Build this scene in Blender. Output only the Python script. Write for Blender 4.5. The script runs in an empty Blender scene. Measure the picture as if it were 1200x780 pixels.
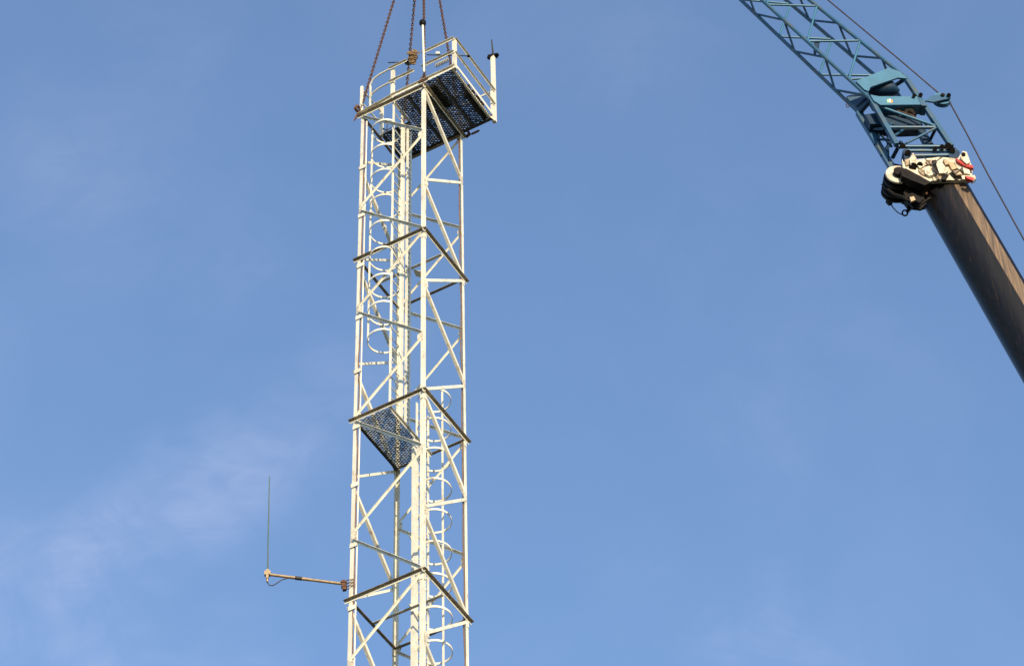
import bpy, math, random
from mathutils import Vector as V3, Matrix
random.seed(11)
R = math.radians
sc = bpy.context.scene
COL = sc.collection

# ------------------------------------------------------------------ camera
CAM = V3((0.0, 0.0, 1.7))
PITCH, YAW, ROLL = R(46.897), R(-0.0006), R(-1.650)
FPX = 3607.9                                     # focal length in pixels of a 1200 px wide frame
fw = V3((math.sin(YAW)*math.cos(PITCH), math.cos(YAW)*math.cos(PITCH), math.sin(PITCH)))
r0 = V3((math.cos(YAW), -math.sin(YAW), 0)); u0 = r0.cross(fw)
RT = math.cos(ROLL)*r0 + math.sin(ROLL)*u0
UP = -math.sin(ROLL)*r0 + math.cos(ROLL)*u0
cd = bpy.data.cameras.new('camera'); cam = bpy.data.objects.new('camera', cd); COL.objects.link(cam)
cd.sensor_width = 36; cd.lens = FPX*36/1200; cd.clip_start = .1; cd.clip_end = 6000
M = Matrix((RT, UP, -fw)).transposed().to_4x4(); M.translation = CAM
cam.matrix_world = M
sc.camera = cam

# ------------------------------------------------------------------ sky, sun, exposure
SUN = V3((0.31, -0.95, 0)).normalized()*math.cos(R(17)) + V3((0, 0, math.sin(R(17))))
w = bpy.data.worlds.new('World'); sc.world = w; w.use_nodes = True
nt = w.node_tree; nt.nodes.clear()
def N(t, **k):
    n = nt.nodes.new(t)
    for a, b in k.items(): setattr(n, a, b)
    return n
sky = N('ShaderNodeTexSky', sky_type='NISHITA', sun_disc=False)
sky.sun_elevation = R(17); sky.sun_rotation = math.atan2(SUN.x, SUN.y)
sky.air_density = 1.0; sky.dust_density = 0.25; sky.ozone_density = 3.2
L = nt.links.new
tc = N('ShaderNodeTexCoord')
def skynoise(scale, detail, rough, dist, rot, st, lo, hi):
    mp = N('ShaderNodeMapping'); mp.inputs['Rotation'].default_value = rot; mp.inputs['Scale'].default_value = st
    nz = N('ShaderNodeTexNoise'); nz.inputs['Scale'].default_value = scale; nz.inputs['Detail'].default_value = detail
    nz.inputs['Roughness'].default_value = rough; nz.inputs['Distortion'].default_value = dist
    mr = N('ShaderNodeMapRange', interpolation_type='SMOOTHSTEP'); mr.inputs[1].default_value = lo; mr.inputs[2].default_value = hi
    L(tc.outputs['Generated'], mp.inputs[0]); L(mp.outputs[0], nz.inputs['Vector']); L(nz.outputs['Fac'], mr.inputs[0])
    return mr.outputs[0]
def M2(op, a, b):
    m = N('ShaderNodeMath', operation=op)
    for k, x in ((0, a), (1, b)):
        if isinstance(x, (int, float)): m.inputs[k].default_value = x
        else: L(x, m.inputs[k])
    return m.outputs[0]
# thin cirrus: soft cloud banks at their own places in the sky, torn up by fine noise
banks = None
for bx, by, rad, wt in ((-60, 740, 2.8, 1.0), (20, 705, 2.4, 1.0), (90, 665, 1.9, .9), (160, 630, 1.9, .95), (225, 590, 1.8, .95), (285, 545, 1.7, .9), (340, 500, 1.6, .85), (395, 455, 1.5, .7), (450, 410, 1.4, .45), (120, 780, 2.6, 1.0), (260, 800, 2.2, .8), (0, 820, 3.0, .8),
                        (880, 730, 2.0, .55), (760, 690, 1.6, .3), (980, 770, 2.2, .5), (110, 200, 2.6, .42), (210, 80, 2.2, .35), (290, 290, 2.0, .28), (760, 80, 2.2, .25), (900, 520, 2.4, .2)):
    sdir = ((bx-600)/FPX*RT - (by-390)/FPX*UP + fw).normalized()
    vd = N('ShaderNodeVectorMath', operation='DISTANCE'); vd.inputs[1].default_value = sdir
    L(tc.outputs['Generated'], vd.inputs[0])
    mr = N('ShaderNodeMapRange', interpolation_type='SMOOTHERSTEP'); mr.inputs[1].default_value = R(rad)*1.15; mr.inputs[2].default_value = 0; mr.inputs[3].default_value = 0; mr.inputs[4].default_value = wt
    L(vd.outputs['Value'], mr.inputs[0])
    banks = mr.outputs[0] if banks is None else M2('MAXIMUM', banks, mr.outputs[0])
n1 = skynoise(13, 7, .58, .8, (R(10), R(40), R(-25)), (1.0, 1.7, 1.0), .34, .74)
n2 = skynoise(42, 8, .65, 1.4, (R(-15), R(35), R(-30)), (.8, 2.0, 1.0), .30, .78)
n3 = skynoise(9, 5, .6, .6, (R(5), R(20), R(60)), (1.2, 1.0, 1.0), .42, .80)
wis = M2('MULTIPLY', banks, M2('MULTIPLY', M2('ADD', M2('MULTIPLY', n1, .75), .12), M2('ADD', M2('MULTIPLY', n2, .45), .45)))
fac = M2('MINIMUM', M2('ADD', M2('ADD', M2('MULTIPLY', wis, .50), .05), M2('MULTIPLY', n3, .06)), .8)
mix = N('ShaderNodeMix', data_type='RGBA'); mix.inputs[7].default_value = (2.25, 2.55, 3.6, 1)
bg = N('ShaderNodeBackground'); bg.inputs['Strength'].default_value = .15
out = N('ShaderNodeOutputWorld')
L(fac, mix.inputs[0]); L(sky.outputs[0], mix.inputs[6]); L(mix.outputs[2], bg.inputs[0]); L(bg.outputs[0], out.inputs[0])
sd = bpy.data.lights.new('sun', 'SUN'); sun = bpy.data.objects.new('sun', sd); COL.objects.link(sun)
sd.energy = 3.6; sd.angle = R(.5); sd.color = (1.0, .82, .55)
sun.rotation_euler = (-SUN).to_track_quat('-Z', 'Y').to_euler(); sun.location = (0, -40, 60)
vs = sc.view_settings
vs.view_transform = 'Standard'; vs.look = 'None'; vs.gamma = 1; vs.use_curve_mapping = False; vs.exposure = 0.85

# ------------------------------------------------------------------ materials
def mat(name, col, rough=.5, metal=0., var=.15, scale=6., dirt=None, dirt_lo=.55, dirt_hi=.75, dirt_scale=9., stretch=(1, 1, 1), bump=.0, spec=.5, tone=0):
    m = bpy.data.materials.new(name); m.use_nodes = True
    t = m.node_tree; b = t.nodes['Principled BSDF']; ln = t.links.new
    b.inputs['Roughness'].default_value = rough; b.inputs['Metallic'].default_value = metal
    b.inputs['Specular IOR Level'].default_value = spec
    tc = t.nodes.new('ShaderNodeTexCoord'); mp = t.nodes.new('ShaderNodeMapping'); mp.inputs['Scale'].default_value = stretch
    ln(tc.outputs['Object'], mp.inputs[0])
    n = t.nodes.new('ShaderNodeTexNoise'); n.inputs['Scale'].default_value = scale; n.inputs['Detail'].default_value = 5
    ln(mp.outputs[0], n.inputs['Vector'])
    rp = t.nodes.new('ShaderNodeValToRGB'); e = rp.color_ramp.elements
    e[0].position = .3; e[1].position = .7
    e[0].color = [c*(1-var) for c in col] + [1]; e[1].color = [min(1, c*(1+var)) for c in col] + [1]
    ln(n.outputs['Fac'], rp.inputs[0]); c = rp.outputs[0]
    if dirt:
        n2 = t.nodes.new('ShaderNodeTexNoise'); n2.inputs['Scale'].default_value = dirt_scale; n2.inputs['Detail'].default_value = 6; n2.inputs['Roughness'].default_value = .65
        ln(mp.outputs[0], n2.inputs['Vector'])
        r2 = t.nodes.new('ShaderNodeValToRGB'); r2.color_ramp.elements[0].position = dirt_lo; r2.color_ramp.elements[1].position = dirt_hi
        mx = t.nodes.new('ShaderNodeMix'); mx.data_type = 'RGBA'; mx.inputs[7].default_value = list(dirt) + [1]
        ln(n2.outputs['Fac'], r2.inputs[0]); ln(r2.outputs[0], mx.inputs[0]); ln(c, mx.inputs[6]); c = mx.outputs[2]
    if tone:                                         # every piece was painted and has weathered a little differently
        oi = t.nodes.new('ShaderNodeObjectInfo'); mr = t.nodes.new('ShaderNodeMapRange'); mr.inputs[3].default_value = 1-tone; mr.inputs[4].default_value = 1+tone*.5
        vm = t.nodes.new('ShaderNodeVectorMath'); vm.operation = 'SCALE'
        ln(oi.outputs['Random'], mr.inputs[0]); ln(c, vm.inputs[0]); ln(mr.outputs[0], vm.inputs['Scale']); c = vm.outputs[0]
    ln(c, b.inputs['Base Color'])
    if bump:
        bm = t.nodes.new('ShaderNodeBump'); bm.inputs['Strength'].default_value = bump; bm.inputs['Distance'].default_value = .01
        ln(n.outputs['Fac'], bm.inputs['Height']); ln(bm.outputs[0], b.inputs['Normal'])
    return m
WHITE = mat('cream_paint', (.66, .635, .53), .5, var=.12, scale=3, dirt=(.27, .18, .10), dirt_lo=.555, dirt_hi=.78, dirt_scale=7, stretch=(1, 1, .45), tone=.14)
GUSSET = mat('stained_gusset_paint', (.60, .56, .45), .55, var=.2, scale=9, dirt=(.20, .11, .05), dirt_lo=.50, dirt_hi=.68, dirt_scale=13, tone=.2)
GALV = mat('galvanised_steel', (.36, .36, .34), .5, .3, var=.2, scale=12, dirt=(.16, .13, .10))
GRATEL = mat('grey_green_grating', (.21, .22, .19), .6, .1, var=.4, scale=5, dirt=(.05, .045, .035), dirt_lo=.45, dirt_hi=.62)
GRATE = mat('weathered_grating', (.055, .055, .05), .6, .2, var=.25, scale=8, dirt=(.10, .07, .05))
TRAYM = mat('tray_paint', (.60, .58, .49), .5, var=.10, scale=4, dirt=(.30, .25, .17), dirt_lo=.58, dirt_hi=.75)
FLANGE = mat('shaded_flange', (.25, .205, .14), .75, var=.35, scale=7, dirt=(.40, .36, .26), dirt_lo=.55, dirt_hi=.72, dirt_scale=6)  # brown that puts the shade on the frame flanges into colour
RUST = mat('rusty_steel', (.11, .052, .028), .8, .2, var=.4, scale=14, dirt=(.06, .03, .02))
CHAIN = mat('rusty_chain', (.10, .046, .026), .75, .3, var=.35, scale=10, dirt=(.05, .03, .025))
BLACK = mat('black_rubber', (.003, .003, .0035), .6, var=.3, spec=.15)
CABLE = mat('dark_cable', (.03, .026, .024), .6, var=.3)
BROWN = mat('brown_cable', (.16, .085, .05), .6, var=.3)
PALE = mat('pale_cable', (.5, .46, .38), .6, var=.2)
OCHRE = mat('ochre_rope', (.20, .125, .055), .85, var=.45, scale=25, dirt=(.10, .08, .04), bump=.5)
PINK = mat('faded_pink_cloth', (.38, .26, .24), .85, var=.3, scale=12, dirt=(.14, .11, .11), bump=.5)
WHIPM = mat('green_fibreglass', (.075, .12, .11), .4, var=.15)
BRASS = mat('tarnished_pipe', (.42, .30, .17), .45, .4, var=.25, scale=9, dirt=(.12, .08, .05))
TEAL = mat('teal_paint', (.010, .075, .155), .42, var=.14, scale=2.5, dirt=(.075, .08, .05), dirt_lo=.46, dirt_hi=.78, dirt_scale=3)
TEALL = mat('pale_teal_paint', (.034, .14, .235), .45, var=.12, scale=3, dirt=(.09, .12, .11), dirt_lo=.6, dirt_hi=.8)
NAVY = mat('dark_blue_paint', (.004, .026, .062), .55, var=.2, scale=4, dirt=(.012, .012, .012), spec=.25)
HEADW = mat('boom_head_paint', (.58, .53, .41), .5, var=.15, scale=3, dirt=(.24, .15, .08), dirt_lo=.47, dirt_hi=.68, dirt_scale=6)
HEADT = mat('stained_head_paint', (.36, .27, .16), .55, var=.35, scale=6, dirt=(.10, .06, .03), dirt_lo=.45, dirt_hi=.65, dirt_scale=8)
GREASE_SHADE = mat('greasy_shaded_steel', (.009, .007, .006), .6, .0, var=.4, scale=5, dirt=(.07, .035, .018), dirt_lo=.6, dirt_hi=.8, spec=.12)  # greasy steel, near-black to carry the shade below the boom head too
REDP = mat('red_paint', (.40, .012, .006), .5, var=.15)
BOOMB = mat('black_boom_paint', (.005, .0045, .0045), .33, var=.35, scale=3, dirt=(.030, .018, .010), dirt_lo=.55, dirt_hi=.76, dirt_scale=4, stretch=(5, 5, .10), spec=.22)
BOOMS = mat('sunlit_boom_side', (.15, .094, .05), .42, .2, var=.40, scale=4, dirt=(.022, .015, .01), dirt_lo=.44, dirt_hi=.68, dirt_scale=3.2, stretch=(6, 6, .22))  # bright brown paints the sun's gleam onto one strip of the side
ROPE = mat('steel_rope', (.045, .035, .04), .5, .4, var=.3)
STICK_W = mat('sticker_white', (.75, .74, .68), .4, var=.05)
STICK_G = mat('sticker_green', (.30, .55, .25), .4, var=.05)
STICK_O = mat('sticker_orange', (.75, .30, .08), .4, var=.05)
GROUND = mat('yard_ground', (.075, .068, .055), .95, var=.3, scale=.15, dirt=(.045, .055, .025), dirt_lo=.45, dirt_hi=.6, dirt_scale=.05)

# ------------------------------------------------------------------ mesh helpers
class MB:
    def __init__(s): s.v = []; s.f = []; s.m = []; s.sm = []
    def add(s, vs, fs, mi=0, smooth=False):
        o = len(s.v); s.v += [tuple(p) for p in vs]
        for f in fs: s.f.append([i+o for i in f]); s.m.append(mi); s.sm.append(smooth)
        return s
    def sweep(s, prof, P, Q, d1, d2, mi=0, smooth=False):
        P = V3(P); Q = V3(Q); n = len(prof)
        vs = [P + d1*a + d2*b for a, b in prof] + [Q + d1*a + d2*b for a, b in prof]
        fs = [[i, (i+1) % n, (i+1) % n + n, i+n] for i in range(n)]
        s.add(vs, fs, mi, smooth); s.add(vs[:n], [list(range(n-1, -1, -1))], mi); s.add(vs[n:], [list(range(n))], mi)
        return s
    def angle(s, P, Q, d1, d2, w1, w2, t=.007, fl=False):
        ax = (V3(Q)-V3(P)).normalized()
        d1 = (d1 - ax*d1.dot(ax)).normalized(); d2 = d2 - ax*d2.dot(ax); d2 = (d2 - d1*d2.dot(d1)).normalized()
        k = len(s.m); s.sweep([(0, 0), (w1, 0), (w1, t), (t, t), (t, w2), (0, w2)], P, Q, d1, d2)
        if fl:                                       # shade on the outstanding flange, painted in as dark brown
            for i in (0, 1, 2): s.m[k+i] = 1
        return s
    def bar(s, P, Q, d1, w1, w2, mi=0):            # rectangular bar centred on PQ
        ax = (V3(Q)-V3(P)).normalized(); d1 = (d1 - ax*d1.dot(ax)).normalized(); d2 = ax.cross(d1)
        return s.sweep([(-w1/2, -w2/2), (w1/2, -w2/2), (w1/2, w2/2), (-w1/2, w2/2)], P, Q, d1, d2, mi)
    def tube(s, pts, r, k=10, mi=0, closed=False):
        pts = [V3(p) for p in pts]; n = len(pts); rings = []
        t0 = None; up = None
        for i, p in enumerate(pts):
            a = pts[(i-1) % n] if closed else pts[max(i-1, 0)]; b = pts[(i+1) % n] if closed else pts[min(i+1, n-1)]
            t = (b-a).normalized()
            if up is None:
                up = t.orthogonal().normalized()
            up = (up - t*up.dot(t))
            up = up.normalized() if up.length > 1e-6 else t.orthogonal().normalized()
            sd = t.cross(up); rr = r[i] if isinstance(r, (list, tuple)) else r
            rings.append([p + (up*math.cos(2*math.pi*j/k) + sd*math.sin(2*math.pi*j/k))*rr for j in range(k)])
        vs = [q for rg in rings for q in rg]; fs = []
        for i in range(n if closed else n-1):
            i2 = (i+1) % n
            for j in range(k): fs.append([i*k+j, i*k+(j+1) % k, i2*k+(j+1) % k, i2*k+j])
        s.add(vs, fs, mi, True)
        if not closed:
            s.add(rings[0], [list(range(k-1, -1, -1))], mi); s.add(rings[-1], [list(range(k))], mi)
        return s
    def ball(s, c, r, k=14, mi=0, sq=(1, 1, 1)):
        c = V3(c); vs = [c + V3((0, 0, r*sq[2]))]; fs = []
        h = k//2
        for i in range(1, h):
            a = math.pi*i/h
            for j in range(k):
                b = 2*math.pi*j/k; vs.append(c + V3((r*sq[0]*math.sin(a)*math.cos(b), r*sq[1]*math.sin(a)*math.sin(b), r*sq[2]*math.cos(a))))
        vs.append(c - V3((0, 0, r*sq[2])))
        for j in range(k): fs.append([0, 1+j, 1+(j+1) % k])
        for i in range(h-2):
            for j in range(k): fs.append([1+i*k+j, 1+(i+1)*k+j, 1+(i+1)*k+(j+1) % k, 1+i*k+(j+1) % k])
        l = len(vs)-1; b = 1+(h-2)*k
        for j in range(k): fs.append([l, b+(j+1) % k, b+j])
        return s.add(vs, fs, mi, True)
    def poly(s, pts, ext, mi=0):                    # planar outline extruded by the vector ext
        pts = [V3(p) for p in pts]; n = len(pts); vs = pts + [p + ext for p in pts]
        s.add(vs, [list(range(n)), list(range(2*n-1, n-1, -1))] + [[i, i+n, (i+1) % n + n, (i+1) % n] for i in range(n)], mi)
        return s
    def build(s, name, m, parent=None):
        me = bpy.data.meshes.new(name)
        base = parent.matrix_world.translation if False else ORG.get(parent.name, V3((0, 0, 0))) if parent else V3((0, 0, 0))
        c0 = V3(s.v[0]) if not parent else base
        me.from_pydata([tuple(V3(p)-c0) for p in s.v], [], s.f)
        ms = m if isinstance(m, (list, tuple)) else [m]
        for x in ms: me.materials.append(x)
        for p, i, sm in zip(me.polygons, s.m, s.sm): p.material_index = i; p.use_smooth = sm
        import bmesh
        b = bmesh.new(); b.from_mesh(me); bmesh.ops.recalc_face_normals(b, faces=b.faces); b.to_mesh(me); b.free()
        o = bpy.data.objects.new(name, me); COL.objects.link(o)
        if parent: o.parent = parent
        else: o.location = c0
        ORG[o.name] = c0
        return o
ORG = {}
def tag(o, label, cat, group=None):
    o['label'] = label; o['category'] = cat
    if group: o['group'] = group
    return o
def thing(name, label, cat, loc, group=None):
    o = bpy.data.objects.new(name, None); COL.objects.link(o); o.location = loc; o.empty_display_size = .3
    ORG[o.name] = V3(loc)
    return tag(o, label, cat, group)
def part(name, m, parent, fn):
    b = MB(); fn(b); return b.build(name, m, parent)

# ------------------------------------------------------------------ ground
g = MB(); g.add([(-3000, -3000, 0), (3000, -3000, 0), (3000, 3000, 0), (-3000, 3000, 0)], [[0, 1, 2, 3]])
go = g.build('ground', GROUND); go['kind'] = 'structure'

# ================================================================== THE TOWER
S = 1.7; H = 3.32087; TH = R(28.9257)
A0 = V3((-1.84078, 43.92402, 55.26216 + CAM.z))
U = V3((-math.cos(TH), math.sin(TH), 0)); V = V3((math.sin(TH), math.cos(TH), 0)); Z = V3((0, 0, 1))
def T(u, v, n=0., dz=0.): return A0 + S*(u*U + v*V) + Z*(dz - n*H)
def ray(x, y): return (x-600)/FPX*RT - (y-390)/FPX*UP + fw
def on(x, y, P, nrm):                                # where the sight line meets a real plane of the structure
    d = ray(x, y); return CAM + d*((P-CAM).dot(nrm)/d.dot(nrm))
def onV(x, y, v): return on(x, y, T(0, v), V)
def onU(x, y, u): return on(x, y, T(u, 0), U)
NB = 6
tower = thing('lattice_tower', 'tall cream painted steel lattice tower hanging from four chains, with ladders and two grated platforms', 'tower', T(.5, .5, NB))
corners = {'A': (0, 0), 'L': (1, 0), 'R': (0, 1), 'B': (1, 1)}
for k, (cu, cv) in corners.items():
    def leg(b):
        du = U if cu == 0 else -U; dv = V if cv == 0 else -V
        b.angle(T(cu, cv, 3.0), T(cu, cv, 0, .06), du, dv, .078, .078, .009)
        b.angle(T(cu, cv, NB+.1), T(cu, cv, 3.0), du, dv, .088, .088, .010)
    o = part('leg', WHITE, tower, leg)
    du = U if cu == 0 else -U; dv = V if cv == 0 else -V
    for n in (3.0, 1.5, 4.5):                        # splice cleats, proud of both outer faces
        for c, d in ((T(cu, cv, n) - dv*.008 + du*.045, du), (T(cu, cv, n) - du*.008 + dv*.045, dv)):
            part('splice_plate', WHITE, o, lambda b: b.bar(c - Z*.22, c + Z*.16, d, .075, .010))
faces = {'LA': ((0, 0), (1, 0), -V), 'AR': ((0, 0), (0, 1), -U), 'RB': ((0, 1), (1, 1), V), 'LB': ((1, 0), (1, 1), U)}
# horizontal frames: angle with the flange outwards on top
def frame(n):
    for k, (a, c, nrm) in faces.items():
        P = T(*a, n); Q = T(*c, n); ax = (Q-P).normalized()
        if k == 'AR': P = P - Z*.012; Q = Q - Z*.012
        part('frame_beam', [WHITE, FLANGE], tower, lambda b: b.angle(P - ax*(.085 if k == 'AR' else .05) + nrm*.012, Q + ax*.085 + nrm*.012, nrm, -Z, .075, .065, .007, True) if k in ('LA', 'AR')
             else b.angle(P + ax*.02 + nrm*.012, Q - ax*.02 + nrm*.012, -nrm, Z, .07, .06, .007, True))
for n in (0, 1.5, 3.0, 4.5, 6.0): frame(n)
for n in (1.5, 4.5, 6.0):
    part('frame_beam', WHITE, tower, lambda b: b.angle(T(.03, .5, n), T(.97, .5, n), -V, Z, .07, .06))
# bracing: a zigzag on every face, half a bay apart from face to face
def zig(face, start_first, wd, ws, dark):
    a, c, nrm = faces[face]
    n = 0.0; first = True
    while n < NB - .01:
        for half in (0, 1):
            n0 = n + .5*half; n1 = n0 + .5
            hi, lo = (a, c) if (half == 0) == start_first else (c, a)
            if n0 == 3.0 and False: continue
            P = T(*hi, n0, -.035); Q = T(*lo, n1, .035)
            ax = (Q-P).normalized(); P2 = P + ax*.075; Q2 = Q - ax*.075
            side = (a, c) == (lo, hi)
            upd = (Z - ax*Z.dot(ax)).normalized()
            isd = (half in dark)
            ww = (wd, ws)[half]
            if face in ('LA', 'RB'):                 # angle whose outstanding leg is along its upper edge, towards the south-west
                part('brace', WHITE, tower, lambda b: b.angle(P2 + upd*ww*.45 - V*.006*(1 if face == 'LA' else -1), Q2 + upd*ww*.45 - V*.006*(1 if face == 'LA' else -1), -V, -upd, ww*(1.05 if isd else .5), ww, .006))
            else:
                d = -nrm if face in ('LA', 'AR') else nrm
                part('brace', WHITE, tower, lambda b: b.angle(P2 - upd*ww/2 + nrm*.006, Q2 - upd*ww/2 + nrm*.006, upd, d, ww, ww*.7, .006))
        n += 1.0
zig('AR', True, .085, .065, ())
zig('LA', False, .056, .058, (0,))
zig('RB', True, .05, .055, (1,))
zig('LB', False, .055, .09, ())
# gusset plates where braces meet the legs
nodes = []
for k, first in (('AR', True), ('LA', False), ('RB', True), ('LB', False)):
    a, c, nrm = faces[k]
    for i in range(2*NB):
        at_a = (i % 2 == 0) == first
        n = .5*i
        cn, oth = (a, c) if at_a else (c, a)
        inn = (T(*oth) - T(*cn)).normalized()
        cen = T(*cn, n) + nrm*.0035 + inn*.085
        pts = [cen + inn*dx + Z*dz for dx, dz in ((-.07, .12), (.0, .12), (.07, .06), (.07, -.06), (.0, -.12), (-.07, -.12))]
        part('gusset_plate', GUSSET, tower, lambda b: b.poly(pts, nrm*(.006 if k in ('LA', 'AR') else -.006)))

# ---- ladders with safety cages
def ladder(v0, v1, n0, n1, sgn, hn0, hn1, ext, strap_ang, cage_to):
    lad = part('ladder', WHITE, tower, lambda b: [b.bar(T(.5, v, n0, ext), T(.5, v, n1), U, .022, .060) for v in (v0, v1)])
    z = 0
    tot = (n1-n0)*H + ext
    k = 0.18
    while k < tot:
        P = T(.5, v0, n0, ext-k); Q = T(.5, v1, n0, ext-k)
        part('rung', WHITE, lad, lambda b: b.tube([P, Q], .013, 6))
        k += .30
    vc = (v0+v1)/2; cu = .17*sgn; r = .205
    def ring(n, ang, rr=r): return T(.5+cu+rr*math.cos(ang)*sgn, vc+rr*math.sin(ang), n)
    n = hn0
    a0 = math.acos(-.17/.205)*.98
    while n < hn1:
        def hoop(b):
            K = 26; t = .004
            inner = []; outer = []
            for i in range(K+1):
                a = -a0 + 2*a0*i/K
                inner.append(ring(n, a, r-.004)); outer.append(ring(n, a, r+.004))
            hh = Z*.026
            vs = []
            for p, q in zip(inner, outer): vs += [p-hh, q-hh, q+hh, p+hh]
            fs = []
            for i in range(K):
                for j in range(4): fs.append([4*i+j, 4*i+(j+1) % 4, 4*i+4+(j+1) % 4, 4*i+4+j])
            fs += [[0, 1, 2, 3], [4*K+3, 4*K+2, 4*K+1, 4*K]]
            b.add(vs, fs, 0, False)
        part('cage_hoop', WHITE, lad, hoop)
        n += .2632
    for sa in strap_ang:
        part('cage_strap', WHITE, lad, lambda b: b.bar(ring(hn0, sa, r-.008) + Z*(.03+cage_to), ring(hn1-.06, sa, r-.008), V3((math.cos(sa), math.sin(sa), 0)), 0.042, .014))
    return lad
ladder(.03, .245, 0.0, 3.0, 1, .20, 2.36, .14, (R(-29),), 0)
ladder(.66, .925, 3.0, NB, -1, 2.645, NB, 1.05, (R(-29),), .1)

# ---- cable trays: perforated plate, side flanges, cables and dark zigzag shadow lines
def tray(v0, v1, n0, n1, u, cables, shadow_zig):
    o = part('cable_tray', TRAYM, tower, lambda b: b.bar(T(u, (v0+v1)/2, n0), T(u, (v0+v1)/2, n1), U, .004, (v1-v0)*S))
    def fl(b):
        for v in (v0, v1): b.bar(T(u+.016, v, n0), T(u+.016, v, n1), U, .05, .005)
    part('tray_flange', TRAYM, o, fl)
    for v, r, m in cables:
        part('tray_cable', m, o, lambda b: b.tube([T(u+.012+.006*math.sin(q*1.7), v+.006*math.sin(q*2.3+v*40), n0+(n1-n0)*q/40) for q in range(41)], r, 6))
    if shadow_zig:
        def la(b):
            z = 0; L = (n1-n0)*H; k = 0
            pts = []
            while z < L:
                pts.append(T(u+.03, (v0+.01, v1-.01)[k % 2], n0, -z)); z += .10; k += 1
            b.tube(pts, .010, 4)
        part('tray_shadow_lines', CABLE, o, la)  # dark zigzag stands in for shadow lines across the tray
tray(.255, .312, .10, 2.99, .49, (), True)
open_tray = part('cable_tray', TRAYM, tower, lambda b: [b.bar(T(.49, v, .10), T(.49, v, 2.99), U, .05, .030) for v in (.375,)])
part('tray_flange', TRAYM, open_tray, lambda b: b.bar(T(.49, .452, .10), T(.49, .452, 2.99), U, .05, .030))
part('tray_cable', CABLE, open_tray, lambda b: b.tube([T(.495, .40+.012*math.sin(q*1.9), .1+2.89*q/60) for q in range(61)], .010, 6))
for i in range(60):
    k = .08 + .158*i
    part('tray_rung', TRAYM, open_tray, lambda b: b.bar(T(.49, .384, .10, -k), T(.49, .444, .10, -k - .02), Z, .030, .02))
tray(.545, .655, 3.05, NB, .47, ((.645, .010, CABLE),), False)
def brackets(b):
    for n in (.6, 1.1, 1.62, 2.1, 2.6): b.bar(T(.5, .26, n), T(.5, .46, n), Z, .04, .03)
part('tray_bracket', WHITE, tower, brackets)
part('tray_bracket', WHITE, tower, lambda b: [b.bar(T(.5, .50, n), T(.5, .93, n), Z, .04, .02) for n in (3.3, 3.9, 4.45, 5.0, 5.6)])
part('ladder_bracket', WHITE, tower, lambda b: [b.bar(T(.5, -.02, n, -.05), T(.5, .16, n, -.13), Z, .06, .02) for n in (1.52,)])
part('ladder_bracket', WHITE, tower, lambda b: b.poly([T(.5, .62, 1.5, -.01), T(.47, .50, 1.5, -.01), T(.40, .62, 1.5, .03), T(.46, .70, 1.5, .02)], Z*.012))
# conduit clipped beside the left leg
con = part('conduit', WHITE, tower, lambda b: b.tube([T(.915, .012, .08), T(.915, .012, NB)], .017, 8))
part('conduit_cable', BROWN, con, lambda b: b.tube([T(.945+.008*math.sin(q*1.1), .012+.008*math.cos(q*.9), .05+(NB-.05)*q/60) for q in range(61)], .014, 6))
for i in range(11):
    part('conduit_clip', WHITE, con, lambda b: b.bar(T(1.0, -.012, .57+.5*i), T(.895, -.012, .57+.5*i), Z, .11, .012))
part('leg_cable', BROWN, tower, lambda b: b.tube([T(.03+.004*math.sin(q), .955+.008*math.sin(q*.8), .05+(NB-.05)*q/60) for q in range(61)], .013, 6))

# ---- open mesh gratings
def grating(b, u0, u1, v0, v1, dz, n, cu=.115, cv=.062, hh=.042, t=.011):
    lu = (u1-u0)*S; lv = (v1-v0)*S
    nu = int(lu/cu); nv = int(lv/cv); cu = lu/nu; cv = lv/nv
    for j in range(nv+1):
        for sg in (1, -1):
            pts = []
            for i in range(2*nu+1):
                q = j*cv + (sg*cv/2 if i % 2 else 0) * (1 if j % 2 == 0 or True else -1)
                q = min(max(q, 0), lv); pts.append(T(u0 + i*cu/2/S + random.uniform(-.003, .003), v0 + q/S + random.uniform(-.003, .003), n, dz + random.uniform(-.006, .006)))
            if (sg == 1 and j == nv) or (sg == -1 and j == 0): continue
            vs = []
            for p in pts: g = hh*random.uniform(.8, 1.2); k2 = V*random.uniform(-.004, .004); vs += [p - V*t/2 - Z*g + k2, p + V*t/2 - Z*g + k2, p + V*t/2, p - V*t/2]
            fs = []
            for i in range(len(pts)-1):
                for k in range(4): fs.append([4*i+k, 4*i+(k+1) % 4, 4*i+4+(k+1) % 4, 4*i+4+k])
            b.add(vs, fs)
def beams(b, us, v0, v1, n, dz, wd=.05, ht=.06):
    for u in us: b.bar(T(u, v0, n, dz), T(u, v1, n, dz), U, wd, ht)
mp_ = part('platform', GRATEL, tower, lambda b: grating(b, .515, .985, .02, .98, -.02, 3.0, .115, .055, .025, .008))

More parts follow.
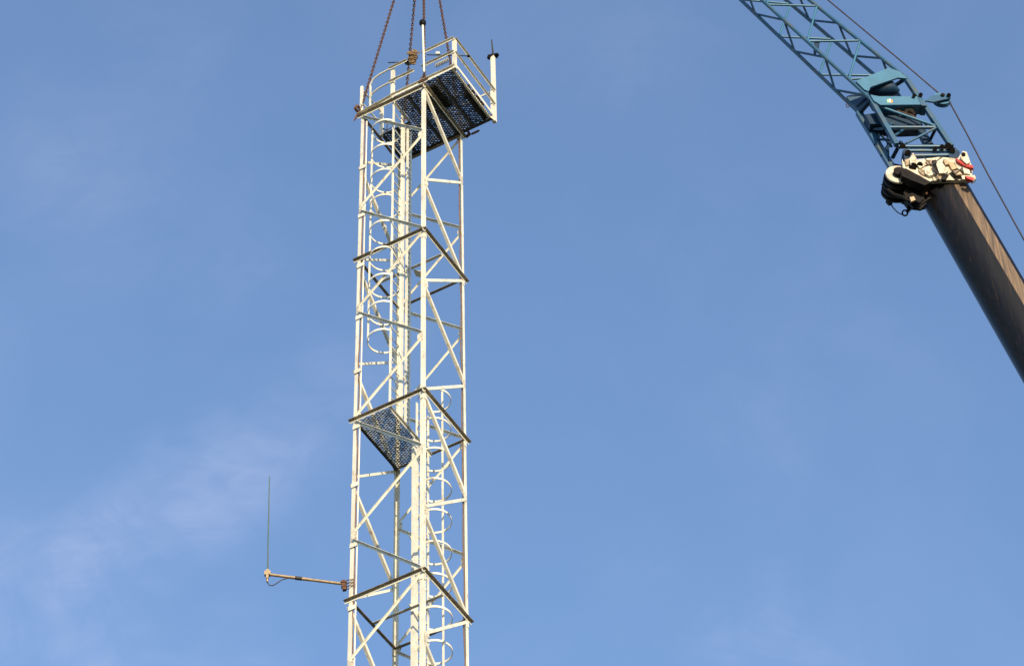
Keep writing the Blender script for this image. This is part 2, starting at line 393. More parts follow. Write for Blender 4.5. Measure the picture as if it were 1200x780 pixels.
part('platform_edge', WHITE, mp_, lambda b: b.angle(T(.5, .01, 3, -.01), T(.5, .99, 3, -.01), -U, -Z, .05, .07))
part('platform_edge', GRATE, mp_, lambda b: b.angle(T(.985, .03, 3, -.09), T(.985, .97, 3, -.09), -U, Z, .06, .06))
FZ = .16
tp = part('platform', GRATE, tower, lambda b: (grating(b, -.47, .495, .01, .99, FZ, 0), grating(b, .505, .96, .475, .99, FZ, 0)))
part('platform_bearer', GRATE, tp, lambda b: beams(b, (-.19, .06, .30), .01, .99, 0, FZ-.07, .05, .08))
part('platform_bearer', GRATE, tp, lambda b: beams(b, (.72, .95), .48, .99, 0, FZ-.07, .05, .08))
part('platform_edge', GRATE, tp, lambda b: b.angle(T(-.48, 1.0, 0, FZ-.10), T(.97, 1.0, 0, FZ-.10), -V, Z, .08, .10))
part('platform_edge', WHITE, tp, lambda b: b.angle(T(.505, .0, 0, FZ-.07), T(.505, .475, 0, FZ-.07), U, Z, .05, .07))
part('platform_edge', GRATE, tp, lambda b: b.angle(T(.505, .475, 0, FZ-.09), T(.96, .475, 0, FZ-.09), -V, Z, .05, .07))
part('platform_edge', WHITE, tp, lambda b: b.angle(T(-.462, .0, 0, FZ-.05), T(-.462, 1.0, 0, FZ-.05), U, Z, .05, .07))
part('platform_edge', WHITE, tp, lambda b: b.angle(T(-.49, -.012, 0, FZ+.04), T(.52, -.012, 0, FZ+.04), -V, -Z, .055, .09))
part('toe_board', WHITE, tp, lambda b: b.angle(T(-.495, -.03, 0, FZ+.12), T(-.495, 1.02, 0, FZ+.12), U, -Z, .05, .10))
part('frame_beam', WHITE, tower, lambda b: b.angle(T(.50, -.02, 0, FZ-.02), T(1.03, -.02, 0, .03), -V, -Z, .07, .05))
part('cover_plate', GRATE, tp, lambda b: b.bar(T(-.40, .50, 0, FZ+.012), T(-.40, .985, 0, FZ+.012), U, .20, .008))
part('cover_plate', GRATE, tp, lambda b: b.bar(T(-.05, .10, 0, FZ+.012), T(-.05, .55, 0, FZ+.012), U, .25, .008))
# ---- guard rails
RZ = FZ + 1.02; MZ = FZ + .52
def post(u, v, z0, z1, wd): return part('rail_post', WHITE, tower, lambda b: b.angle(T(u, v, 0, z0), T(u, v, 0, z1), -V, -U if u < 0 else U, wd, wd*.8, .007))
def rail(P, Q, nrm, a=.05, c=.05): return part('guard_rail', WHITE, tower, lambda b: b.angle(P, Q, nrm, -Z, a, c, .006))
part('rail_post', WHITE, tower, lambda b: b.bar(T(-.475, 0, 0, FZ-.06), T(-.475, 0, 0, RZ-.005), U, .085, .075))
part('rail_post', WHITE, tower, lambda b: b.bar(T(.5, 0, 0, FZ-.12), T(.5, 0, 0, RZ-.02), U, .085, .06))
part('rail_post', WHITE, tower, lambda b: b.bar(T(-.475, 1, 0, FZ-.10), T(-.475, 1, 0, RZ), U, .05, .06))
part('rail_post', WHITE, tower, lambda b: b.bar(T(1.0, 0.0, 0, .05), T(1.0, 0, 0, 1.08), U, .06, .05))
part('rail_post', WHITE, tower, lambda b: b.bar(T(.965, .46, 0, .05), T(.965, .46, 0, 1.12), U, .075, .07))
part('rail_post', WHITE, tower, lambda b: b.bar(T(.86, .0, 0, .05), T(.86, .0, 0, .95), U, .035, .03))
rail(T(-.49, -.035, 0, RZ), T(.02, -.035, 0, RZ), -V); rail(T(-.49, -.035, 0, MZ), T(.02, -.035, 0, MZ), -V)
rail(T(.25, -.035, 0, RZ), T(.54, -.035, 0, RZ), -V); rail(T(.14, -.035, 0, MZ), T(.54, -.035, 0, MZ), -V)
for z, zz in ((RZ, .36), (MZ, .12)):
    part('guard_rail', WHITE, tower, lambda b: b.tube([T(.53, -.035, 0, z-.02), T(.70, -.035, 0, z-.045), T(.80, -.03, 0, z-.10), T(.86, -.01, 0, z-.20), T(.885, 0.02, 0, z-.36)], .022, 8))
rail(T(-.495, -.03, 0, RZ-.004), T(-.495, 1.03, 0, RZ-.004), -U, .05, .05); rail(T(-.495, -.03, 0, MZ-.02), T(-.495, 1.03, 0, MZ-.02), -U, .045, .045)
rail(T(-.48, 1.0, 0, RZ-.03), T(.97, 1.0, 0, RZ-.03), V)
part('guard_rail', WHITE, tower, lambda b: b.tube([T(1.0, .02, 0, .98), T(.965, .46, 0, .92)], .02, 8))
part('guard_rail', WHITE, tower, lambda b: b.tube([T(1.0, .02, 0, .50), T(.965, .46, 0, .48)], .018, 8))

# ================================================================== LIFTING CHAINS
APEX = T(.36, .5, 0, 7.6)
APEX = on(496, -112, T(.5, .5), fw.cross(RT).cross(RT).normalized() if False else V3((0, 1, 0)))
def chain(P, Q, label):
    b = MB(); P = V3(P); Q = V3(Q); ax = (Q-P).normalized(); Lc = (Q-P).length
    d = ax.cross(V3((0, 1, 0))).normalized(); e = ax.cross(d)
    lk = .115; n = int(Lc/(lk*.72)); stp = Lc/n
    for i in range(n):
        c = P + ax*(i+.5)*stp; s1 = d if i % 2 else e
        a = ang0 = R(12); s2 = ax.cross(s1)
        s1r = s1*math.cos(a) + s2*math.sin(a)
        pts = []
        for j in range(12):
            q = 2*math.pi*j/12
            pts.append(c + s1r*(.026*math.cos(q)) + ax*(.046*math.sin(q) + (.006 if math.sin(q) > 0 else -.006)))
        b.tube(pts, .0135, 5, closed=True)
    o = b.build('lifting_chain', CHAIN)
    tag(o, label, 'chain', 'four rusty chains the tower hangs from')
CA = T(.0, .0, 0, .30); CL = T(1.01, -.02, 0, .12); CR = T(0.0, 1.0, 0, .12); CB = T(.98, .98, 0, .12)
chain(CL, APEX, 'slanting rusty chain hooked to the far left corner of the tower')
chain(CB, APEX, 'dark rusty chain passing just behind the ochre rope bundle, left of the black-topped pole')
chain(CA, APEX, 'upright reddish chain just right of the black-topped white pole')
chain(CR, APEX, 'short rightmost rusty chain passing behind the corner post of the railing')
def shackle(P, drop, side, label, k=1.0):
    t = thing('shackle', label, 'shackle', P, 'rusty shackles at the tower corners')
    a = side.normalized(); 
    part('bow', RUST, t, lambda b: b.tube([P + a*(-.07*k) - Z*.02*k, P + a*(-.085*k) + Z*.06*k, P + a*(-.05*k) + Z*.13*k, P + Z*.16*k, P + a*.05*k + Z*.13*k, P + a*.085*k + Z*.06*k, P + a*.07*k - Z*.02*k], .024*k, 8))
    part('pin', RUST, t, lambda b: b.tube([P - a*.12*k, P + a*.12*k], .026*k, 8))
    part('lug', RUST, t, lambda b: b.poly([P + a*.02 + drop*q for q in ()] or [P - a*.012 + Z*.05 , P - a*.012 + drop*.5 + Z*.03, P - a*.012 + drop - Z*.06, P - a*.012 + drop*.4 - Z*.10], a*.024))
    return t
shackle(T(0, -.02, 0, .16), -V*.03 - Z*.22, U, 'rusty shackle on the near corner leg just below the black-topped pole')
shackle(T(1.02, -.04, 0, .08), U*.10 - V*.04 - Z*.24, -V, 'big rusty shackle at the far left top corner of the tower', 1.35)
shackle(T(-.02, 1.04, 0, .02), -U*.12, U, 'rusty shackle with a ring under the right corner of the top platform', 1.2)
b_ = MB(); c_ = T(-.17, 1.06, 0, .04)
b_.tube([c_ + U*(.085*math.cos(q*math.pi/8)) + V*(.05*math.sin(q*math.pi/8)) + Z*(.075*math.sin(q*math.pi/8)) for q in range(16)], .026, 7, closed=True)
tag(b_.build('lifting_ring', RUST), 'rusty ring hanging beside the shackle under the right corner of the top platform', 'ring')

# ================================================================== FITTINGS ON THE TOP PLATFORM
P0 = onV(497, 84, -.06); P1 = onV(495.3, 30, -.06)
t = thing('signal_pole', 'thin upright white pole topped with a round black knob', 'pole', P0)
part('pole', WHITE, t, lambda b: b.tube([P0 - Z*.03, P1], .026, 10))
part('knob', BLACK, t, lambda b: (b.tube([P1 + Z*.00, P1 + Z*.035, P1 + Z*.06, P1 + Z*.13, P1 + Z*.15, P1 + Z*.165], [.04, .07, .08, .08, .07, .04], 16)))
# ochre rope bundle
def bundle(name, c, sx, sy, sz, r, turns, m, seed, ax=None):
    rd = random.Random(seed); b = MB()
    for k in range(turns):
        q0 = rd.uniform(.5, 1.0); a0 = rd.uniform(0, 6.3); tx = rd.uniform(-.6, .6); pts = []
        ox = V3((rd.gauss(0, sx*.45), rd.gauss(0, sy*.35), rd.gauss(0, sz*.36)))
        for j in range(14):
            q = a0 + 2*math.pi*j/14
            pts.append(c + ox + V3((sx*q0*math.cos(q)*.9, sy*q0*math.sin(q+tx), sz*q0*(.5*math.sin(q) + tx*.5*math.cos(q)))))
        b.tube(pts, r, 5, closed=True)
    return b.build(name, m)
tag(bundle('rope_bundle', onV(484, 67, -.02), .075, .08, .30, .015, 46, OCHRE, 9), 'tangled ochre rope bundle tied to the front railing of the top platform', 'rope')
tag(bundle('strap_bundle', onV(478, 74, .02), .085, .08, .12, .020, 7, CABLE, 5), 'small dark cable tangle hanging behind the ochre rope bundle', 'cable')
# dark rod with ball end
Pa = onV(500.5, 64.5, .12); Pb = onV(549, 65.8, .12); 
t = thing('sensor_rod', 'thin dark horizontal rod with a black ball end sticking out past the corner post', 'rod', Pa)
part('rod', CABLE, t, lambda b: b.tube([Pa, Pb], .013, 8)); part('ball_end', BLACK, t, lambda b: b.ball(Pb, .036))
Pc = onV(455, 73.5, .25); Pd = onV(480, 73, .25)
b_ = MB(); b_.tube([Pc, Pd], .014, 8)
tag(b_.build('short_rod', CABLE), 'short dark rod pointing left out of the ochre rope bundle', 'rod')
# white box with comb fins
Q0 = onV(513, 63, .10); t = thing('floodlight', 'small white box with a dark finned comb below it, behind the middle rail', 'fitting', Q0)
part('housing', WHITE, t, lambda b: b.bar(Q0 - V3((.045, 0, 0)), Q0 + V3((.045, 0, 0)), Z, .075, .06))
q1 = onV(511, 76, .10); q2 = onV(526, 69, .10)
fb = part('fin_bar', GALV, t, lambda b: b.bar(q1, q2, Z, .05, .05))
def fins(b):
    for k in range(9):
        c = q1.lerp(q2, k/8); b.bar(c - Z*.09, c + Z*.02, U, .012, .06)
part('fin', GALV, fb, fins)
# end post with its own whip
e0 = T(-.475, 1.0, 0, RZ); e1 = onV(578.3, 62, 1.0)
t = thing('whip_mount', 'square cream post with dark tilted cap and short whip, right end of top platform', 'antenna mount', T(-.475, 1.03, 0, FZ))
part('post', WHITE, t, lambda b: b.bar(T(-.475, 1.055, 0, FZ-.08), V3((T(-.475, 1.055).x, T(-.475, 1.055).y, e1.z)), U, .085, .085))
tpz = V3((T(-.475, 1.055).x, T(-.475, 1.055).y, e1.z))
part('cap', BLACK, t, lambda b: (b.bar(tpz + V3((-.115, 0, -.02)), tpz + V3((.115, .0, .05)), Z, .05, .12), b.ball(tpz + V3((.10, 0, .06)), .05), b.ball(tpz + V3((-.09, 0, -.03)), .05)))
part('whip', CABLE, t, lambda b: b.tube([tpz + Z*.03, tpz + Z*.25, tpz + V3((-.02, 0, .66))], [.026, .022, .014], 8))
# things lying on the floor behind the rails
def lump(name, m, c, ax, L, r, seed, sq=.6):
    rd = random.Random(seed); b = MB(); K = 16; k = 14; ax = ax.normalized(); s1 = ax.cross(Z).normalized()
    vs = []; fs = []
    for i in range(K+1):
        f = i/K; rr = r*(math.sin(math.pi*min(max(f, .03), .97))**.4)*(1 + .25*math.sin(i*1.9+seed) + rd.uniform(-.08, .08))
        for j in range(k):
            q = 2*math.pi*j/k; rj = rr*(1 + .16*math.sin(3*q + i*.7) + rd.uniform(-.05, .05))
            vs.append(c + ax*L*(f-.5) + s1*rj*math.cos(q) + Z*(max(rj*math.sin(q)*sq, -r*.45) + r*.45))
    for i in range(K):
        for j in range(k): fs.append([i*k+j, i*k+(j+1) % k, i*k+k+(j+1) % k, i*k+k+j])
    fs += [list(range(k-1, -1, -1)), list(range(K*k, K*k+k))]
    b.add(vs, fs, 0, True)
    return b.build(name, m)
tag(lump('cloth_bundle', PINK, T(-.40, .62, 0, FZ+.02), V, 1.0, .13, 4), 'crumpled faded pink bundle lying behind the right railing of the top platform', 'bundle')
def coil(c, r, turns, rr, m, seed, name):
    rd = random.Random(seed); b = MB(); pts = []
    for i in range(turns*18):
        a = 2*math.pi*i/18; q = r*(1 + .16*math.sin(i*.37) + rd.uniform(-.03, .03))
        pts.append(c + U*q*math.cos(a) + V*q*.85*math.sin(a) + Z*(rr + .03*abs(math.sin(i*.21))))
    b.tube(pts, rr, 6)
    return b.build(name, m)
tag(coil(T(.06, .42, 0, FZ), .22, 5, .022, CABLE, 2, 'cable_coil'), 'dark coil of cable lying on the open mesh floor of the top platform', 'cable')
tag(bundle('cable_tangle', onV(512, 118, .40), .22, .14, .10, .020, 12, CABLE, 21), 'dark tangle of cable bunched under the open mesh floor right of the near leg', 'cable')
pts = [onV(503, 107, .3), onV(509, 112, .35), onV(515, 116, .4), onV(522, 118.5, .45), onV(529, 117, .45), onV(536, 113.5, .45), onV(541, 110, .42)]
b_ = MB(); b_.tube([p for p in pts], .012, 6)
tag(b_.build('loose_cable', PALE), 'pale loose cable looping under the open mesh floor of the top platform', 'cable')
# crossed dipole hanging inside the ladder opening
X0 = onU(453, 153, .9)
t = thing('crossed_dipole', 'small dark crossed-bar antenna behind the ladder cage under the top platform', 'antenna', X0)
part('bar', CABLE, t, lambda b: b.tube([X0 + V3((-.13, 0, .13)), X0 + V3((.13, 0, -.13))], .014, 6))
part('bar', CABLE, t, lambda b: b.tube([X0 + V3((-.11, 0, -.10)), X0 + V3((.11, 0, .10))], .014, 6))
part('stem', CABLE, t, lambda b: b.tube([X0, X0 + V3((.02, .1, .45))], .012, 6))

# ================================================================== SIDE ARM WITH WHIP ANTENNA (left)
LEGP = T(1.0, 0.0, 4.35)
n_arm = None
base = on(404, 684, T(1, 0), V3((0, 1, 0))); tipa = on(313.5, 672.5, T(1, 0, 0) , V3((0, 1, 0)))
t = thing('side_arm_antenna', 'long thin green whip antenna standing on a horizontal arm left of the tower', 'antenna', base)
part('arm', BRASS, t, lambda b: b.tube([base, tipa], .030, 10))
part('arm', BRASS, t, lambda b: b.tube([base*.55 + tipa*.45, base*.30 + tipa*.70], .034, 10))
cl = part('clamp', RUST, t, lambda b: (b.bar(base + V3((-.03, -.01, .08)), base + V3((.0, -.01, -.17)), V3((1, 0, 0)), .075, .07), b.bar(base + V3((-.075, -.01, .03)), base + V3((.035, -.01, .03)), Z, .035, .10), b.bar(base + V3((-.065, -.01, -.08)), base + V3((.045, -.01, -.08)), Z, .03, .09)))
legx = T(1.0, 0.0, 0)
def ubolts(b):
    for dz in (-.10, -.02, .06):
        c = base + Z*dz; d = V3((legx.x, legx.y, c.z))
        b.tube([c + V3((.02, -.03, 0)), d + V3((.0, -.055, .0)), d + V3((.075, -.045, .02)), d + V3((.085, .05, .03)), c + V3((.02, .06, .02))], .011, 6)
part('u_bolt', RUST, cl, ubolts)
part('bracket', BRASS, t, lambda b: (b.bar(tipa + Z*.11, tipa - Z*.11, V3((1, 0, 0)), .05, .07), b.bar(tipa + V3((-.06, 0, .02)), tipa + V3((.06, 0, .02)), Z, .10, .08), b.tube([tipa - Z*.08, tipa - Z*.20], .022, 8)))
wt = on(315.8, 558, tipa, V3((0, 1, 0)))
part('whip', WHIPM, t, lambda b: b.tube([tipa + Z*.10, tipa.lerp(wt, .3), tipa.lerp(wt, .65), wt], [.018, .015, .013, .010], 8))
part('coax_cable', CABLE, t, lambda b: b.tube([on(x, y, tipa, V3((0, 1, 0))) for x, y in ((313.5, 678), (313.8, 682.5), (316, 685.5), (320, 685.5), (325, 682.5), (330, 679), (337, 677), (345, 677.6), (354, 678.6))], .011, 6))
part('cable_tape', CABLE, t, lambda b: b.tube([base.lerp(tipa, .55), base.lerp(tipa, .64)], .040, 8))
# ================================================================== THE CRANE
HD = CAM + ray(1068, 150)*72.0
dt = ray(475, -380); TIP = CAM + dt*(45/dt.y)
hd = (TIP-HD); hd.z = 0; hd.normalize()
EB = R(75.5)
ba = hd*math.cos(EB) + Z*math.sin(EB)                # along the main boom
be = -hd*math.sin(EB) + Z*math.cos(EB)               # across it, towards its back
bp = ba.cross(be)
if bp.y > 0: bp = -bp                                # sideways, the side that faces the photographer
WB, HB = .85, .95
HC = on(1112, 222, HD, bp)                           # end of the telescopic section, on the centre plane
def BP(x, y, off): return on(x, y, HC + bp*off, bp)
crane = thing('mobile_crane', 'mobile crane with black telescopic boom, white boom head and blue lattice jib', 'crane', HC)
# telescopic section: flat sides, folded top edges, rounded belly
def prof():
    p = [(.475, -.27), (.475, .27), (.43, .37), (.33, .425), (.07, .425), (-.02, .425)]
    for i in range(1, 16):
        a = math.pi*i/16; p.append((-.03 - .57*math.sin(a)**.9, .42*math.cos(a)))
    p += [(-.02, -.425), (.33, -.425), (.43, -.37)]
    return p
def boom(b):
    pr = prof(); n = len(pr); LN = (HC.z-1.5)/ba.z
    P = HC + ba*.25 - be*.14; Q = HC - ba*LN - be*.14
    vs = [P + be*x + bp*y for x, y in pr] + [Q + be*x + bp*y for x, y in pr]
    for i in range(n):
        j = (i+1) % n
        flat = i in (0, 1, 2, n-1, n-2)
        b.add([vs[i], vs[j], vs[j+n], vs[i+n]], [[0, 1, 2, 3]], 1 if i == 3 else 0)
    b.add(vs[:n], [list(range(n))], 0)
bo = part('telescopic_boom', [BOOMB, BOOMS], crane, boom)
import bmesh
bm = bmesh.new(); bm.from_mesh(bo.data); bmesh.ops.remove_doubles(bm, verts=bm.verts, dist=.0005); bmesh.ops.recalc_face_normals(bm, faces=bm.faces)
for f in bm.faces: f.smooth = True
for e in bm.edges:
    if len(e.link_faces) == 2 and e.calc_face_angle(0) > R(20): e.smooth = False
bm.to_mesh(bo.data); bm.free()
def BX(x, y, off, px, py=None): pass
# boom head
def hp(name, m, pts, off, th, parent): return part(name, m, parent, lambda b: b.poly([BP(x, y, off) for x, y in pts], -bp*th))
head = hp('boom_head', HEADW, [(1057, 186), (1059, 190), (1068, 184), (1074, 187), (1093, 185), (1100, 184), (1114, 185), (1122, 186), (1128, 178), (1133, 178), (1137, 190), (1140, 197), (1139, 208), (1137, 211), (1121, 211), (1103, 211), (1090, 212), (1067, 200), (1058, 196)], .53, .10, crane)
hp('head_plate', HEADW, [(1059, 186), (1068, 184), (1074, 187), (1093, 185), (1122, 186), (1132, 180), (1138, 205), (1121, 211), (1090, 212), (1064, 199)], -.42, .06, head)
part('head_box', GREASE_SHADE, head, lambda b: b.poly([BP(x, y, .40) for x, y in ((1064, 190), (1118, 190), (1134, 204), (1131, 211), (1100, 213), (1084, 214), (1072, 208), (1063, 200))], -bp*.80))
part('head_lip', HEADW, head, lambda b: b.bar(BP(1059, 197, .545), BP(1091, 213, .545), bp, .05, .06))
# head sheaves on the belly side
sc_ = BP(1053, 205, .40)
def disc(b, c, r, th, k=28, mi=0):
    b.tube([c - bp*th/2, c - bp*(th/2-.001), c + bp*(th/2-.001), c + bp*th/2], [r-.03, r, r, r-.03], k, mi)
part('sheave', HEADW, head, lambda b: disc(b, sc_, .30, .05))
part('sheave_hub', GREASE_SHADE, head, lambda b: b.tube([sc_ - bp*.6, sc_ + bp*.13], .13, 18))
for q in range(4):
    part('sheave', GREASE_SHADE, head, lambda b: disc(b, sc_ - bp*(.14+.13*q), .33, .07))
part('belly_casting', GREASE_SHADE, head, lambda b: b.poly([BP(x, y, -.30) for x, y in ((1046, 200), (1040, 206), (1037, 213), (1036, 221), (1039, 228), (1045, 233), (1052, 236.5), (1059, 240), (1063, 245), (1069, 246), (1078, 247), (1085, 245), (1091, 238), (1092, 230), (1080, 214), (1060, 203))], bp*.22))
part('belly_casting', GREASE_SHADE, head, lambda b: b.poly([BP(x, y, -.05) for x, y in ((1044, 206), (1041, 214), (1043, 224), (1052, 231), (1066, 237), (1078, 240), (1086, 234), (1080, 218), (1062, 206))], bp*.20))
part('belly_rib', GREASE_SHADE, head, lambda b: b.poly([BP(x, y, .30) for x, y in ((1062, 216), (1072, 218), (1080, 226), (1086, 238), (1079, 245), (1070, 243), (1064, 236), (1059, 226))], -bp*.06))
part('belly_pipe', GREASE_SHADE, head, lambda b: b.tube([BP(x, y, .30) for x, y in ((1040, 222), (1048, 228), (1058, 231), (1068, 238), (1080, 239), (1090, 232))], .035, 8))
part('belly_bolt', RUST, head, lambda b: b.tube([BP(1078, 227, .22), BP(1086, 226, .36)], .035, 8))
part('lower_bracket', GREASE_SHADE, head, lambda b: b.bar(BP(1066, 229, .46), BP(1080, 236, .46), bp, .05, .18))
hp('clevis', BRASS, [(1066, 231), (1071, 230), (1073, 234), (1068, 236)], .50, .05, head)
part('head_underside', GREASE_SHADE, head, lambda b: b.poly([BP(x, y, .60) for x, y in ((1055, 200), (1061, 197), (1078, 206), (1091, 213.5), (1084, 217), (1068, 211), (1057, 206))], -bp*.22))  # dark block paints in the shaded underside of the head plate
# the fittings on the lit face of the head
for pts, off, th, m in (
    ([(1097, 192), (1104, 190), (1111, 200), (1108, 203), (1101, 203)], .64, .11, HEADW),
    ([(1083, 196), (1090, 194), (1095, 204), (1089, 206), (1084, 203)], .61, .08, HEADW),
    ([(1071, 189), (1080, 187), (1086, 193), (1078, 197)], .58, .05, HEADW),
    ([(1092, 188), (1097, 187), (1101, 203), (1096, 205)], .59, .06, GREASE_SHADE),
    ([(1110, 189), (1117, 190), (1122, 197), (1116, 199)], .58, .05, BRASS),
    ([(1112, 203), (1121, 198), (1130, 203), (1136, 206), (1120, 211)], .545, .015, GREASE_SHADE),
    ([(1066, 186), (1070, 179), (1074, 185), (1073, 191), (1067, 193)], .62, .09, HEADW),
    ([(1118, 189), (1127, 190), (1134, 196), (1131, 202), (1122, 197)], .59, .05, HEADW),
    ([(1060, 187), (1065, 186), (1067, 192), (1062, 194)], .57, .04, HEADT),
    ([(1076, 199), (1081, 198), (1085, 206), (1080, 204)], .565, .03, HEADT),
    ([(1105, 187), (1109, 186), (1112, 192), (1108, 193)], .60, .06, HEADT),
    ([(1098, 204), (1103, 204), (1104, 210), (1098, 210)], .57, .04, HEADT),
    ([(1085, 188), (1090, 187), (1092, 192), (1087, 193)], .59, .06, HEADT),
    ([(1117, 200), (1123, 199), (1128, 204), (1121, 205)], .62, .06, HEADT),
    ([(1128, 196), (1136, 199), (1137, 204), (1130, 203)], .64, .08, HEADW),
    ([(1104, 205), (1112, 204), (1108, 210.5), (1103, 210.5)], .60, .07, GREASE_SHADE),
    ([(1126, 205), (1138, 206), (1139, 210), (1128, 210)], .60, .06, HEADW)):
    hp('bracket', m, pts, off, th, head)
for pts, off in (([(1120, 185), (1129, 190), (1140, 194), (1141, 197), (1132, 195), (1122, 189)], .66), ([(1131, 206), (1138, 207.5), (1142, 209), (1140, 211.5), (1133, 209)], .72)):
    hp('red_tip', REDP, pts, off, .08, head)
hp('tip_bracket', HEADW, [(1126, 186), (1128, 177), (1133, 178), (1137, 190), (1133, 192)], .70, .12, head)
hp('tip_end', HEADW, [(1137, 206), (1142, 205), (1144, 209), (1140, 212)], .70, .10, head)
part('pin', GREASE_SHADE, head, lambda b: b.tube([BP(1129, 181, .60), BP(1129, 181, .74)], .05, 12))
part('pin', GREASE_SHADE, head, lambda b: b.tube([BP(1078, 193, .5), BP(1078, 193, .60)], .07, 12))
part('pin', GREASE_SHADE, head, lambda b: b.tube([BP(1070, 195, .5), BP(1070, 195, .585)], .09, 14))
part('hydraulic_hose', CABLE, head, lambda b: b.tube([BP(x, y, .66) for x, y in ((1104, 184), (1092, 193), (1096, 205), (1103, 213))], .014, 6))
part('hydraulic_hose', CABLE, head, lambda b: b.tube([BP(x, y, .64) for x, y in ((1082, 184), (1090, 192), (1100, 205))], .012, 6))
part('hydraulic_hose', CABLE, head, lambda b: b.tube([BP(x, y, .64) for x, y in ((1134, 190), (1126, 198), (1119, 204))], .012, 6))
part('limit_switch_cable', CABLE, head, lambda b: b.tube([BP(x, y, -.25) for x, y in ((1040, 232), (1043, 238), (1047, 244), (1052, 249), (1058, 252))], .014, 6))
part('limit_switch', BLACK, head, lambda b: b.bar(BP(1040, 235, -.25), BP(1044, 239, -.25), bp, .09, .10))
part('limit_ring', BLACK, head, lambda b: b.tube([BP(1060.5 + 3.2*math.cos(q*math.pi/8), 249.5 + 3.2*math.sin(q*math.pi/8), -.25) for q in range(16)], .02, 6, closed=True))
part('limit_bracket', BLACK, head, lambda b: b.bar(BP(1063, 248, -.25), BP(1068, 243, -.25), bp, .08, .06))
part('stay_pin', BLACK, head, lambda b: (b.bar(BP(1037, 210, -.25), BP(1042, 209, -.25), bp, .03, .03), b.bar(BP(1033, 216, .1), BP(1041, 222, .1), bp, .02, .02)))
# ---- lattice jib
WJ = .62; q = WJ/2
jb = {'C2': BP(1020, 116, q), 'C4': BP(1060, 90, q)}
je = {'C2': BP(1051, 170, q), 'C4': BP(1115, 172, q)}
tp_px = {'C2': (470, -385), 'C4': (477, -380)}
jt = {k: on(x, y, TIP + bp*.06, bp) for k, (x, y) in tp_px.items()}
ja = (TIP - jb['C2']).normalized()
SK = -SUN*.48                                        # step from the near to the far pair of chords
for k, kk, sl in (('C1', 'C2', .20), ('C3', 'C4', .10)):
    jb[k] = jb[kk] + SK + ja*sl; jt[k] = jt[kk] + SK*.22; je[k] = je[kk] + SK - ba*(.70 if k == 'C1' else .25)
qf = q + SK.dot(bp)                                  # sideways position of the far chords
jib = part('lattice_jib', TEAL, crane, lambda b: b.bar(TIP + bp*.25 + be*.0, TIP - bp*.25, be, .5, .5))
rch = {'C1': .074, 'C2': .074, 'C3': .074, 'C4': .074}
for k in jb:
    part('chord', TEAL, jib, lambda b: (b.tube([jt[k], jb[k]], rch[k]*.62, 12)))
    part('chord', TEAL, jib, lambda b: b.bar(jb[k], je[k], bp, .12, .15 if k == 'C1' else .10))
def J(k, t): return jb[k].lerp(jt[k], t)
def lace(k1, k2, ph, r, m):
    # ph: phase of the zigzag nodes on the first chord
    D = 57/742; i = 0
    while ph > .5: ph -= .5; i += 1
    t = ph*D
    while t < .96:
        a = J(k1, t) if i % 2 == 0 else J(k2, t); t2 = t + D/2
        c = J(k2, t2) if i % 2 == 0 else J(k1, t2)
        part('lacing', m, jib, lambda b: b.tube([a, c], r*(1-.5*t), 7))
        t = t2; i += 1
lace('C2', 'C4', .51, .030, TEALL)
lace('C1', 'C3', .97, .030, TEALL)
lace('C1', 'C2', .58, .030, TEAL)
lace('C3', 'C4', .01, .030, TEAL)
# ---- jib foot: plates, drums and cross members
def jp(name, m, pts, off, th): return hp(name, m, pts, off, th, jib)
jp('gusset_plate', TEALL, [(1003, 95), (1042, 79.5), (1054, 84), (1063, 92), (1052, 91), (1020, 102), (1018, 107), (1013, 105)], q+.08, .05)
jp('gusset_plate', TEAL, [(992, 113), (1016, 105), (1022, 118), (1006, 132)], qf+.02, .06)
cb = jp('cross_box', TEALL, [(1020, 111), (1030, 113), (1075, 113), (1082, 122.5), (1032, 123), (1024, 118)], q+.10, .30)
part('cross_box_end', TEAL, cb, lambda b: b.poly([BP(x, y, q+.11) for x, y in ((1074, 111), (1080, 113), (1086, 124), (1080, 123.5))], -bp*.3))
for (xa, ya, xb, yb, m) in ((1039.5, 116.3, 1042, 120.2, STICK_G), (1042, 116, 1043.6, 120.2, STICK_W), (1043.6, 117, 1046, 120.4, STICK_O)):
    part('sticker', m, cb, lambda b: b.poly([BP(x, y, q+.106) for x, y in ((xa, ya), (xb, ya), (xb, yb), (xa, yb))], -bp*.004))
part('hoist_drum', NAVY, jib, lambda b: b.tube([BP(1019, 108, .10), BP(1022, 106, .10), BP(1046, 104.5, .10), BP(1053, 107.5, .10)], [.05, .19, .19, .06], 16))
part('winch_box', NAVY, jib, lambda b: b.poly([BP(x, y, .15) for x, y in ((1014, 134), (1040, 131), (1058, 134), (1076, 139), (1080, 146), (1056, 147), (1020, 145))], -bp*.35))
part('winch', GREASE_SHADE, jib, lambda b: b.tube([BP(1060, 134, .22), BP(1062, 131, .22), BP(1068, 131, .22), BP(1072, 136, .22)], [.06, .10, .10, .05], 12))
part('strut', NAVY, jib, lambda b: b.bar(BP(1075, 146, -.05), BP(1088, 171, -.05), bp, .14, .18))
def strut(x0, y0, x1, y1, o0, o1, r, m=TEAL): part('strut', m, jib, lambda b: b.tube([BP(x0, y0, o0), BP(x1, y1, o1)], r, 8))
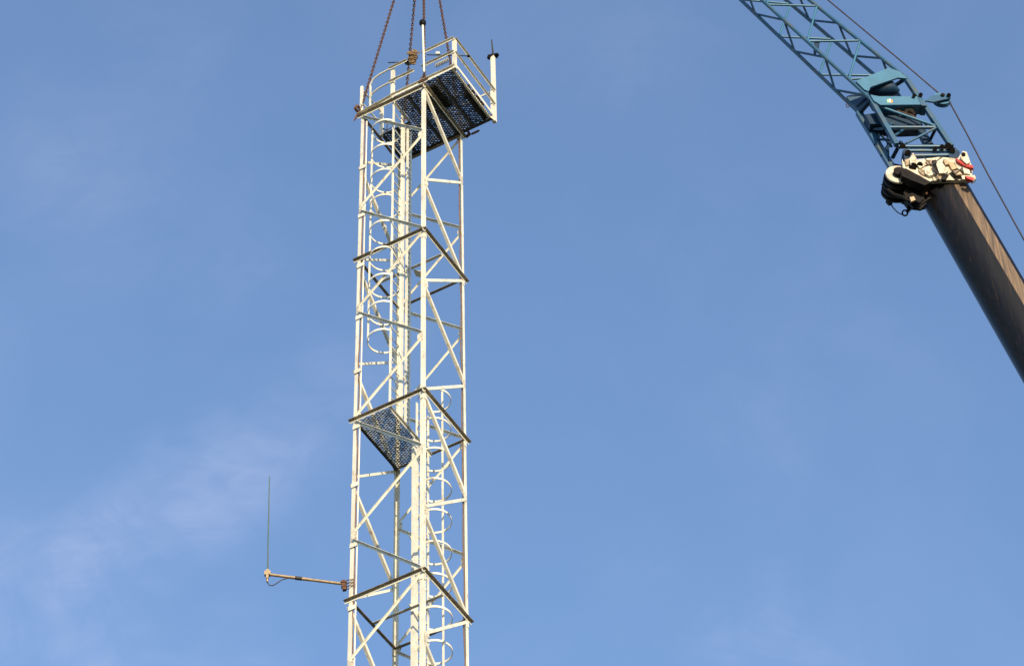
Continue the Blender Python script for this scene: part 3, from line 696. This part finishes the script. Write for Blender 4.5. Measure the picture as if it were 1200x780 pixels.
for a in ((1042, 149.5, 1096, 149.5, q, q, .045), (1028, 124, 1097, 148, q, q, .035, TEALL), (1062, 168, 1097, 150, q, q, .03), (1053, 172, 1114, 172, q, q, .05), (1062, 177, 1120, 177, q-.02, q-.02, .045), (1072, 183, 1122, 182, q-.05, q-.05, .055),
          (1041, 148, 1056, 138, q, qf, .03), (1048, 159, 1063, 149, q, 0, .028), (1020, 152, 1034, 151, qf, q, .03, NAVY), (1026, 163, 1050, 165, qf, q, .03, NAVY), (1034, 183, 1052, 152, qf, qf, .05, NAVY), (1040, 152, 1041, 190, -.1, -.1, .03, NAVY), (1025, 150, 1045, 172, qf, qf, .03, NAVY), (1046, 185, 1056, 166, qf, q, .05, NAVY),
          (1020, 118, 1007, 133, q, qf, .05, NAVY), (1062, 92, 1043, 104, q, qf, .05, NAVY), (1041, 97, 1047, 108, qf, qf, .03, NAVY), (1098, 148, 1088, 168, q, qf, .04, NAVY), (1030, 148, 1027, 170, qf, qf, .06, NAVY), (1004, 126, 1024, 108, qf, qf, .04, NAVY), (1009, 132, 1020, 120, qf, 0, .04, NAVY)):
    strut(*a)
for x, y, o, r in ((1058, 171, q+.05, .07), (1104, 172, q+.05, .06), (1111, 171, q+.06, .08), (1096, 174, q+.03, .05), (1064, 179, q+.04, .07), (1116, 176, q+.04, .07), (1079, 108+3, q+.12, .05), (1071, 150-38, q+.12, .04)):
    part('pin', GREASE_SHADE, jib, lambda b: b.tube([BP(x, y, o-.12), BP(x, y, o+.05)], r, 10))
jp('foot_lug', NAVY, [(1058, 176), (1066, 173), (1070, 184), (1064, 192), (1060, 186)], q+.02, .3)
jp('foot_lug', NAVY, [(1112, 174), (1118, 172), (1125, 178), (1122, 186), (1112, 184)], q+.02, .3)
part('jib_hose', RUST, jib, lambda b: b.tube([BP(x, y, .26) for x, y in ((1045, 127), (1055, 131), (1068, 135), (1080, 142), (1086, 147))], .022, 6))
part('hook_ring', CABLE, jib, lambda b: b.tube([BP(993.5 + 1.8*math.cos(k*math.pi/6), 123.5 + 2.2*math.sin(k*math.pi/6), qf) for k in range(12)], .014, 5, closed=True))
part('work_lamp', NAVY, jib, lambda b: b.poly([BP(x, y, q-.05) for x, y in ((954, 50), (961, 48), (960, 53), (956, 61), (954, 58))], -bp*.12))
# sheave at the back of the jib foot
sh0 = BP(1103.5, 117.5, 0)
brk = part('sheave_bracket', TEAL, jib, lambda b: (b.poly([BP(x, y, .14) for x, y in ((1084, 118), (1092, 112), (1106, 109.5), (1114, 110.5), (1114, 115), (1104, 117), (1094, 119.5))], -bp*.04), b.poly([BP(x, y, -.10) for x, y in ((1084, 118), (1092, 112), (1106, 109.5), (1114, 110.5), (1114, 115), (1104, 117), (1094, 119.5))], -bp*.04)))
part('rope_sheave', TEALL, brk, lambda b: (b.tube([sh0 - bp*.06, sh0 - bp*.02, sh0 + bp*.02, sh0 + bp*.06], [.21, .17, .17, .21], 24)))
part('sheave_bolt', BLACK, brk, lambda b: (b.tube([sh0 - bp*.16, sh0 + bp*.18], .05, 12), b.tube([BP(1112, 111.5, -.12), BP(1112, 111.5, .2)], .05, 10)))
# wire rope over that sheave
b_ = MB()
b_.tube([on(475, -385, HC, bp), on(720, -190, HC, bp), BP(970, 0, 0), BP(1054, 70, 0), BP(1101, 110, 0), BP(1108, 111.5, 0), BP(1112.5, 117, 0), BP(1114, 122, 0), BP(1132, 155, 0), BP(1157, 203, 0), BP(1200, 281, 0), BP(1400, 650, 0)], .019, 6)
tag(b_.build('wire_rope', ROPE), 'thin dark hoist rope running over the jib sheave and down beside the boom', 'rope')
